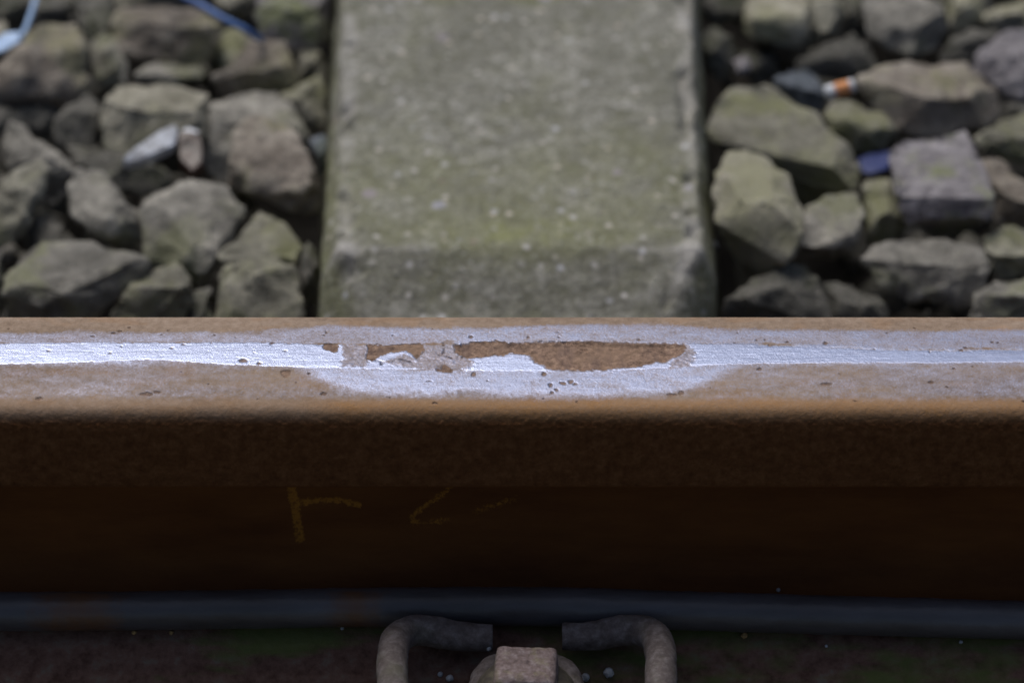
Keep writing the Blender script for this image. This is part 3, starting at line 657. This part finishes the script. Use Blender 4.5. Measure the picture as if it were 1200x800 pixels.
L = -15; Rr = 1216
stones = [
 ('large pale grey stone lying flat against the rail at the lower left corner', 'grey', 0, [(4, 340), (12, 296), (45, 283), (110, 285), (172, 299), (177, 312), (150, 340), (100, 372), (60, 385), (0, 385)], [(40, 330), (75, 345, .9), (112, 320), (172, 301)]),
 ('grey-green stone with a blue dot, cut by the left frame edge', 'green', .2, [(L, 220), (0, 208), (48, 188), (57, 200), (52, 225), (38, 262), (15, 282), (L, 292)], [(10, 225), (45, 205), (30, 250, .7)]),
 ('brownish stone with a peaked top behind the blue-dotted stone at left', 'grey', .9, [(-2, 165), (12, 140), (28, 150), (60, 178), (88, 198), (82, 228), (60, 242), (48, 205), (20, 192), (0, 190)], [(14, 152), (60, 192)]),
 ('grey stone with hollowed face above the large lower left stone', 'grey', .3, [(78, 215), (90, 195), (118, 202), (142, 226), (163, 255), (166, 280), (150, 292), (125, 288), (100, 266), (80, 252)], [(95, 235), (122, 270), (135, 238)]),
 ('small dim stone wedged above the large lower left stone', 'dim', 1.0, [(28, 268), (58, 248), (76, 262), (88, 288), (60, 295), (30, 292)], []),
 ('broad blue-grey flat-faced stone in the middle of the left heap', 'grey', .5, [(163, 245), (175, 225), (205, 213), (240, 210), (264, 222), (287, 245), (281, 265), (266, 290), (250, 320), (235, 336), (205, 326), (170, 302), (163, 270)], [(185, 235), (250, 235), (240, 310, .6)]),
 ('small rounded mossy stone by the rail beside the large lower left stone', 'green', .2, [(128, 375), (150, 336), (175, 315), (205, 308), (225, 325), (229, 350), (215, 372), (180, 388), (130, 388)], [(160, 345), (215, 338)]),
 ('pointed mossy stone resting behind the blocky stone near the sleeper', 'green', .6, [(254, 300), (280, 275), (305, 247), (332, 262), (362, 300), (354, 325), (300, 322), (268, 312)], [(262, 302), (310, 290), (340, 305)]),
 ('blocky grey stone with squared front touching rail left of the sleeper', 'green', .1, [(246, 388), (258, 325), (274, 302), (325, 304), (350, 311), (356, 340), (352, 388)], [(276, 312), (300, 322), (350, 318)]),
 ('dull grey slab partly hidden behind the big brown boulder at left', 'grey', .7, [(238, 185), (246, 120), (262, 108), (322, 111), (346, 132), (363, 170), (345, 205), (262, 218), (243, 205)], [(250, 140), (300, 135), (345, 150)]),
 ('big brown boulder with sunlit face left of the sleeper', 'warm', -.3, [(266, 200), (273, 155), (285, 143), (305, 137), (338, 147), (362, 180), (378, 225), (373, 250), (332, 244), (290, 227), (264, 220)], [(290, 185, .9), (300, 225, .5), (355, 215, .7)]),
 ('block-shaped stone with pale yellow-green level top in the left heap', 'lime', -.1, [(118, 130), (128, 106), (155, 97), (200, 96), (245, 110), (249, 132), (241, 158), (215, 167), (170, 188), (135, 192), (120, 165)], [(122, 124), (160, 129), (205, 131), (243, 131)]),
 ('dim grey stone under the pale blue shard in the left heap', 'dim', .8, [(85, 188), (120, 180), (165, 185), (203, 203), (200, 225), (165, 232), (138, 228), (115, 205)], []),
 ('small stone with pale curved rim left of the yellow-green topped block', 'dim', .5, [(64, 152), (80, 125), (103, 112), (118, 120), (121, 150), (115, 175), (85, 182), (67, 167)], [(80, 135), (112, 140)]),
 ('large tan layered stone near the upper left corner', 'warm', 0, [(L, 95), (-5, 75), (20, 48), (50, 30), (88, 27), (106, 58), (112, 98), (92, 119), (55, 121), (28, 118), (L, 122)], [(20, 70), (60, 45), (95, 55), (60, 110, .4)]),
 ('narrow upright grey stone at the top edge right of the tan layered stone', 'dim', .5, [(86, 30), (92, -6), (130, -8), (137, 34), (122, 48), (105, 62)], []),
 ('narrow stone leaning on the right of the tan layered stone', 'grey', .35, [(107, 60), (120, 34), (135, 44), (150, 75), (149, 100), (130, 106), (112, 96)], []),
 ('long reddish-grey stone with pink top edge at the upper left', 'warm', -.1, [(132, 58), (133, 25), (146, 8), (200, 8), (256, 24), (264, 40), (256, 70), (235, 79), (195, 73), (165, 66), (143, 62)], [(137, 22), (175, 26), (210, 34), (258, 33)]),
 ('thin flat pale slab above the yellow-green topped block', 'grey', .5, [(156, 97), (155, 85), (185, 75), (235, 77), (247, 88), (228, 102), (190, 102)], [(160, 88), (235, 90)]),
 ('bright speckled stone with a peaked crest where the blue cord ends', 'warm', .2, [(243, 95), (270, 75), (295, 52), (312, 46), (332, 52), (352, 80), (351, 97), (320, 113), (258, 110)], [(275, 85), (308, 72), (340, 82)]),
 ('dim green-grey stone tucked under the blue cord', 'green', .9, [(243, 80), (260, 38), (292, 40), (302, 55), (275, 76), (250, 92)], []),
 ('large pale-topped stone at the top edge left of the sleeper', 'violet', -.2, [(295, 22), (300, L), (388, L), (388, 48), (370, 60), (332, 54), (305, 40)], [(300, 10), (345, 14), (385, 5)]),
 ('dark greenish stone squeezed between boulder and sleeper side', 'green', .7, [(326, 112), (350, 100), (374, 87), (382, 110), (382, 150), (366, 160), (348, 132)], []),
 ('small greenish stone high beside the sleeper left flank', 'green', .8, [(352, 88), (350, 60), (374, 62), (384, 80), (378, 98)], []),
 ('dull stone at the top edge above the tan layered stone', 'dim', .5, [(38, 25), (50, L), (90, L), (90, 20), (75, 30), (50, 33)], [(45, 12), (85, 10)]),
 ('tiny bright moss-green stone at the left edge below the pale cord', 'lime', .5, [(L, 62), (L, 28), (4, 27), (9, 44), (6, 58)], []),
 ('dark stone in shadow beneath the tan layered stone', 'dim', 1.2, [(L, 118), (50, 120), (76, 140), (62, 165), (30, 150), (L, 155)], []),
 ('dark stone at the top edge above the long reddish stone', 'green', .8, [(128, L), (205, L), (210, 4), (150, 10), (132, 10)], []),
 ('dim green stone at the top edge right of the blue cord start', 'green', .8, [(240, L), (297, L), (296, 12), (270, 22), (250, 8)], []),
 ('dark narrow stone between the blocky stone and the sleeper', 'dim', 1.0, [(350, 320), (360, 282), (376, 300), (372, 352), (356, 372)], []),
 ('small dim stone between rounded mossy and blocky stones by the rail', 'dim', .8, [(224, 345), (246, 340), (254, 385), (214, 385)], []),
 ('pale bluish sliver of stone stuck to the sleeper left flank', 'bluish', .6, [(368, 165), (380, 162), (384, 200), (374, 208)], []),
 ('dark stone on the left frame edge beside the large lower left stone', 'dim', 1.0, [(L, 292), (4, 288), (9, 330), (2, 360), (L, 360)], []),
 ('mid-grey stone seen between the peaked stone and the block at left', 'dim', 1.0, [(85, 190), (75, 168), (112, 172), (140, 190), (125, 202), (96, 198)], []),
 ('corner stone at the very top left, mostly in shade', 'dim', .8, [(L, L), (30, L), (34, 6), (15, 24), (L, 28)], []),
 # right side
 ('huge flat greenish slab sloping right of the sleeper', 'green', .45, [(826, 150), (838, 118), (860, 98), (895, 96), (921, 110), (946, 140), (976, 155), (1001, 185), (1012, 205), (1006, 220), (970, 230), (945, 244), (935, 215), (895, 180), (850, 172), (832, 165)], [(850, 160, .55), (900, 160, .8), (960, 215, .5), (1000, 212, .45)]),
 ('big rounded mossy boulder with dark undercut beside the sleeper right flank', 'lime', -.3, [(836, 238), (838, 200), (853, 176), (875, 172), (905, 189), (926, 214), (941, 245), (941, 275), (926, 303), (905, 323), (880, 327), (850, 292), (837, 265)], [(845, 260), (870, 270, .95), (905, 292, .8), (925, 298, .7), (880, 225, 1.35)]),
 ('grey five-sided stone right of the big mossy boulder', 'grey', .2, [(938, 262), (945, 245), (970, 230), (1006, 227), (1012, 250), (1005, 290), (980, 307), (950, 302), (934, 290)], [(955, 290), (995, 285)]),
 ('dim stone behind the rail below the big mossy boulder', 'dim', .3, [(848, 385), (850, 350), (880, 335), (920, 312), (945, 309), (966, 330), (976, 385)], [(870, 350), (950, 330)]),
 ('low shadowed stone touching the rail below the white-topped stone', 'dim', .8, [(964, 332), (1000, 334), (1038, 358), (1040, 385), (972, 385)], []),
 ('narrow upright green-tinged stone left of the violet-grey boulder', 'green', .4, [(1011, 240), (1014, 208), (1040, 205), (1052, 230), (1062, 268), (1040, 282), (1018, 290)], []),
 ('large violet-grey boulder on the right heap', 'violet', -.25, [(1041, 175), (1060, 165), (1100, 156), (1130, 155), (1150, 183), (1161, 210), (1164, 246), (1150, 266), (1120, 279), (1085, 276), (1062, 262), (1048, 225)], [(1072, 250, .9), (1110, 256, .8), (1150, 248, .85)]),
 ('pale stone with chiselled facets near the rail at right', 'grey', 0, [(1008, 303), (1025, 290), (1060, 279), (1100, 278), (1150, 295), (1166, 315), (1156, 347), (1120, 358), (1065, 354), (1035, 337)], [(1030, 300, .9), (1062, 309), (1120, 309), (1160, 312), (1085, 345, .35)]),
 ('smooth low stone at the lower right corner behind the rail', 'grey', .1, [(1138, 385), (1141, 345), (1170, 330), (Rr, 327), (Rr, 385)], [(1150, 345), (Rr-5, 348)]),
 ('greenish stone on the right edge above the lower right corner stone', 'green', .4, [(1151, 300), (1155, 280), (1180, 272), (Rr, 272), (Rr, 322), (1175, 327), (1160, 315)], [(1165, 300), (Rr-5, 300)]),
 ('tan and green stone leaning right of the violet-grey boulder', 'warm', .5, [(1148, 190), (1172, 187), (1195, 208), (Rr, 230), (Rr, 268), (1170, 262), (1160, 235), (1154, 212)], [(1165, 225), (Rr-5, 240)]),
 ('long flat-topped slab with a pale top at the right', 'warm', -.2, [(1005, 97), (1025, 80), (1080, 75), (1130, 79), (1172, 104), (1177, 130), (1168, 147), (1120, 157), (1080, 159), (1045, 147), (1012, 115)], [(1010, 104), (1040, 112), (1080, 116), (1120, 114), (1173, 112)]),
 ('small dark mossy stone in front of the cigarette end', 'green', .25, [(963, 135), (975, 122), (1000, 119), (1035, 134), (1053, 155), (1050, 170), (1020, 182), (1000, 180), (970, 157)], [(975, 138), (1010, 146), (1045, 160)]),
 ('small round bluish-grey pebble left of the cigarette end', 'bluish', .2, [(911, 95), (925, 80), (945, 79), (962, 95), (971, 117), (955, 133), (935, 126), (918, 113)], [(925, 100), (955, 108)]),
 ('dark brown stone with pale crest behind the cigarette end', 'dim', .4, [(926, 74), (960, 55), (1000, 41), (1026, 50), (1031, 70), (1022, 92), (975, 97), (932, 82)], [(940, 72), (1000, 50), (1025, 60)]),
 ('mossy yellow-green stone at the top edge right of the sleeper', 'lime', -.1, [(868, 35), (876, L), (946, L), (951, 50), (935, 61), (900, 49), (874, 40)], [(880, 22), (945, 25)]),
 ('smooth green-grey stone at the top edge beside the mossy one', 'green', .1, [(942, L), (982, L), (987, 20), (982, 46), (955, 54), (945, 32)], []),
 ('grey rounded stone with flat face at the top right', 'grey', -.1, [(1008, 0), (1018, L), (1075, -8), (1102, 10), (1113, 35), (1101, 57), (1070, 69), (1040, 61), (1020, 42)], [(1035, 12, .95), (1080, 15), (1060, 55, .5)]),
 ('thin dark stone with pale edge between two top right stones', 'dim', .4, [(1094, 66), (1115, 45), (1150, 34), (1177, 35), (1165, 52), (1140, 78), (1110, 80)], [(1110, 55), (1170, 42)]),
 ('grey boulder cut by the right frame edge near the top', 'violet', -.1, [(1138, 82), (1150, 56), (1180, 38), (Rr, 32), (Rr, 122), (1190, 120), (1160, 103)], [(1160, 72), (Rr-5, 60), (1190, 110, .5)]),
 ('pale wedge-shaped stone at the top edge far right', 'lime', .3, [(1098, L), (1146, L), (1156, 20), (1132, 42), (1112, 40)], []),
 ('small yellow-green stone in the top right corner', 'lime', .3, [(1155, 25), (1166, 8), (1200, 2), (Rr, 8), (Rr, 32), (1170, 35)], []),
 ('mossy stone on the right edge below the flat-topped slab', 'green', .4, [(1140, 162), (1170, 148), (1200, 134), (Rr, 130), (Rr, 188), (1190, 187), (1150, 174)], [(1160, 165), (Rr-5, 155)]),
 ('dark purple-grey stone in the gap beside the sleeper right flank', 'dim', .9, [(822, 42), (835, 30), (860, 45), (863, 85), (840, 97), (825, 82)], []),
 ('tiny grey pebble in the dark gap above the greenish slab', 'violet', .7, [(858, 72), (870, 65), (881, 78), (876, 93), (861, 93)], []),
 ('shaded mossy stone at the top edge against the sleeper right flank', 'dim', .5, [(824, L), (872, L), (868, 20), (840, 28), (822, 15)], []),
 ('dark stone standing between two top edge stones on the right', 'dim', .8, [(984, 0), (1012, -12), (1018, 45), (988, 47)], []),
 ('small dull stone between flat-topped slab and right frame edge', 'dim', .8, [(1166, 122), (1195, 118), (Rr, 124), (Rr, 138), (1180, 150)], []),
 ('shadowed stone below the slab between the bluish pebble and the sleeper', 'dim', 1.3, [(862, 60), (905, 58), (915, 90), (885, 98)], []),
 ('tiny pale pebble stuck to the sleeper right flank', 'bluish', .4, [(829, 283), (837, 280), (840, 292), (833, 298)], []),
]
for s_ in stones: stone(*s_)

# ---- litter among the stones
def ribbon_obj(name, pts, rad, mat, label, cat, group=None):
    vs, fs = tube_mesh(spline(pts, 10), [rad]*(len(pts)*10-9), 12); o = obj(name, vs, fs, mat); tag(o, label, cat, group); return o
ribbon_obj('cord', [at(u, v_, z) for u, v_, z in [(185, -40, .012), (210, -8, .012), (235, 6, .011), (262, 22, .010), (286, 34, .006), (298, 42, .000), (306, 47, -.010)]], .0018, M['blue'], 'bright blue plastic cord lying over stones at the top left', 'cord')
ribbon_obj('plastic_strip', [at(u, v_, z) for u, v_, z in [(44, -8, .006), (38, 12, .006), (30, 34, .008), (24, 44, .009)]], .0015, M['paleblue'], 'thin pale blue plastic strip rising above the tan stone', 'plastic strip')
def chip(name, outline, z, th, mat, label, cat, tilt=0.0):
    pts = []
    O = np.array(outline, float)
    for u, v_ in outline:
        zz = z+tilt*(O[:, 1].max()-v_)/2500; p = at(u, v_, zz); pts += [p, p+np.array([0, .3, -1])*th]
    c0 = np.mean(pts, 0); bm = hull_stone([p-c0 for p in pts], bev=.0006, edge=.004, amp=.0004, seed=int(outline[0][0])); o = bobj(name, bm, M[mat]); o.location = tuple(c0)
    tag(o, label, cat); return o
chip('plastic_scrap', [(-12, 62), (-12, 50), (8, 38), (22, 38), (27, 46), (14, 54), (2, 60)], .008, .003, 'paleblue', 'crumpled pale blue plastic scrap at the left edge', 'plastic scrap')
chip('shard', [(143, 187), (160, 171), (188, 152), (205, 145), (209, 155), (204, 170), (186, 177), (165, 187), (150, 190)], -.002, .006, 'shard', 'pointed bluish-white shard lying below the yellow-green topped block', 'shard', .5)
sg = chip('glazed_fragment', [(208, 160), (214, 152), (234, 155), (238, 170), (237, 192), (225, 201), (210, 186)], -.004, .008, 'rustbit', 'dark reddish-brown fragment beside the bluish-white shard', 'fragment', .5)
glint = chip('rim', [(213, 152), (221, 149), (233, 153), (231, 159), (220, 157)], .004, .002, 'white', None, None); glint.parent = sg; glint.location = glint.location-sg.location  # white chip stands in for the glint on the fragment's upper edge
chip('plastic_scrap', [(1006, 186), (1018, 180), (1044, 176), (1046, 184), (1040, 198), (1018, 204), (1010, 200)], -.026, .004, 'deepblue', 'deep blue plastic scrap between stones above the narrow upright stone', 'plastic scrap')
# cigarette end
ce = empty('cigarette_end', tuple(at(985, 106, .003)))
a0 = Vector(at(968, 109, .004)); b0 = Vector(at(1000, 100, .006)); ax = (b0-a0)
def cyl(name, t0, t1, r0, mat):
    pp = [tuple(a0+ax*(t0+(t1-t0)*i/4)) for i in range(5)]; vs, fs = tube_mesh(pp, [r0]*5, 18); obj(name, rel(vs, ce), fs, M[mat], ce)
cyl('paper', .0, .30, .0037, 'white'); cyl('filter_wrap', .30, .82, .0038, 'orange'); cyl('filter_end', .82, 1.0, .0036, 'white')
tag(ce, 'white and orange cigarette end between stones on the right', 'cigarette end')

# crumbs lying on the foot of the rail
crumbs = [(872, 745, .0015, 'ocre', 'ochre crumb on the rail foot right of the clip'), (573, 760, .0012, 'crumb', 'pale crumb beside the left corner of the screw head'), (516, 790, .0012, 'crumb', 'dull pale crumb inside the left clip arm'),
          (527, 795, .0016, 'crumb', 'bright pale crumb inside the left clip arm'), (686, 794, .0019, 'crumb', 'bright bluish crumb right of the screw collar'), (713, 789, .0024, 'crumb', 'blue-grey crumb inside the right clip arm'),
          (912, 691, .0009, 'crumb', 'tiny grey grain on top of the cable at right'), (157, 741, .001, 'ocre', 'left one of two tiny ochre grains on the left rail foot'), (201, 741, .001, 'ocre', 'right one of two tiny ochre grains on the left rail foot'), (401, 736, .0008, 'crumb', 'tiny pale grain under the cable left of the clip'),
          (968, 757, .0007, 'crumb', 'tiny pale grain on the rail foot right of the ochre crumb'), (1126, 752, .0009, 'crumb', 'tiny grain on the rail foot at the far right')]
dg = bpy.context.evaluated_depsgraph_get(); dg.update()
for u, v_, r_, mt, lab in crumbs:
    d_ = ray(u, v_); hit = S.ray_cast(dg, Vector(CAM), Vector(d_))
    p = Vector(hit[1]) if hit[0] else Vector(at(u, v_, .02))
    bm = bmesh.new(); bmesh.ops.create_icosphere(bm, subdivisions=2, radius=r_)
    for w_ in bm.verts: w_.co *= 1+.35*mnoise.noise(w_.co*900+Vector((u, 0, 0)))
    o = bobj('grit_crumb', bm, M[mt], smooth=False); o.location = p+Vector((0, -.3, .5))*r_; tag(o, lab, 'crumb', 'grit crumbs on the rail foot')

# ------------------------------------------------------------------ ballast that nobody could count: below the picked-out stones and outside the frame
rb = random.Random(11); protos = []
for i in range(10):
    pts = []
    for _ in range(13):
        v3 = Vector((rb.gauss(0, 1), rb.gauss(0, 1), rb.gauss(0, 1))).normalized(); pts.append((v3.x*rb.uniform(.8, 1.15), v3.y*rb.uniform(.7, 1), v3.z*rb.uniform(.6, .9)))
    bm = hull_stone([np.array(p)*.02 for p in pts], bev=.0012, fine=False); bmesh.ops.triangulate(bm, faces=bm.faces)
    protos.append((np.array([tuple(v_.co) for v_ in bm.verts])/.02, np.array([[v_.index for v_ in f.verts] for f in bm.faces]))); bm.free()
VV = []; FF = []; off = 0
def put(x, y, z, r_):
    global off
    pv, pf = protos[rb.randrange(10)]
    e = np.array(__import__('mathutils').Euler((rb.uniform(0, 6.3), rb.uniform(0, 6.3), rb.uniform(0, 6.3))).to_matrix())
    VV.append((pv*r_)@e.T+np.array([x, y, z])); FF.append(pf+off); off += len(pv)
gx = np.arange(-1.3, 1.3, .036); gy = np.arange(-.7, 1.7, .036)
for x in gx:
    for y in gy:
        px, py = x+rb.uniform(-.012, .012), y+rb.uniform(-.012, .012)
        infr = abs(px) < .30 and .17 < py < .56
        if abs(px-cx0) < .125 and True:
            continue
        if abs(px) < .125 and -.2 < py < .2: continue
        if infr:
            put(px, py, -.088+rb.uniform(-.008, .008), rb.uniform(.014, .022))
            for _ in range(3): put(px+rb.uniform(-.018, .018), py+rb.uniform(-.018, .018), -.066+rb.uniform(-.008, .006), rb.uniform(.003, .008))
        else:
            lo = -.045 if abs(py) < .12 else -.03
            put(px, py, lo+rb.uniform(-.015, .008), rb.uniform(.017, .027)); put(px+.015, py+.015, -.075, rb.uniform(.02, .026))
VV = np.vstack(VV); FF = np.vstack(FF)
me = bpy.data.meshes.new('ballast'); me.vertices.add(len(VV)); me.vertices.foreach_set('co', VV.ravel().astype(np.float32))
me.loops.add(len(FF)*3); me.loops.foreach_set('vertex_index', FF.ravel().astype(np.int32)); me.polygons.add(len(FF)); me.polygons.foreach_set('loop_start', np.arange(len(FF), dtype=np.int32)*3)
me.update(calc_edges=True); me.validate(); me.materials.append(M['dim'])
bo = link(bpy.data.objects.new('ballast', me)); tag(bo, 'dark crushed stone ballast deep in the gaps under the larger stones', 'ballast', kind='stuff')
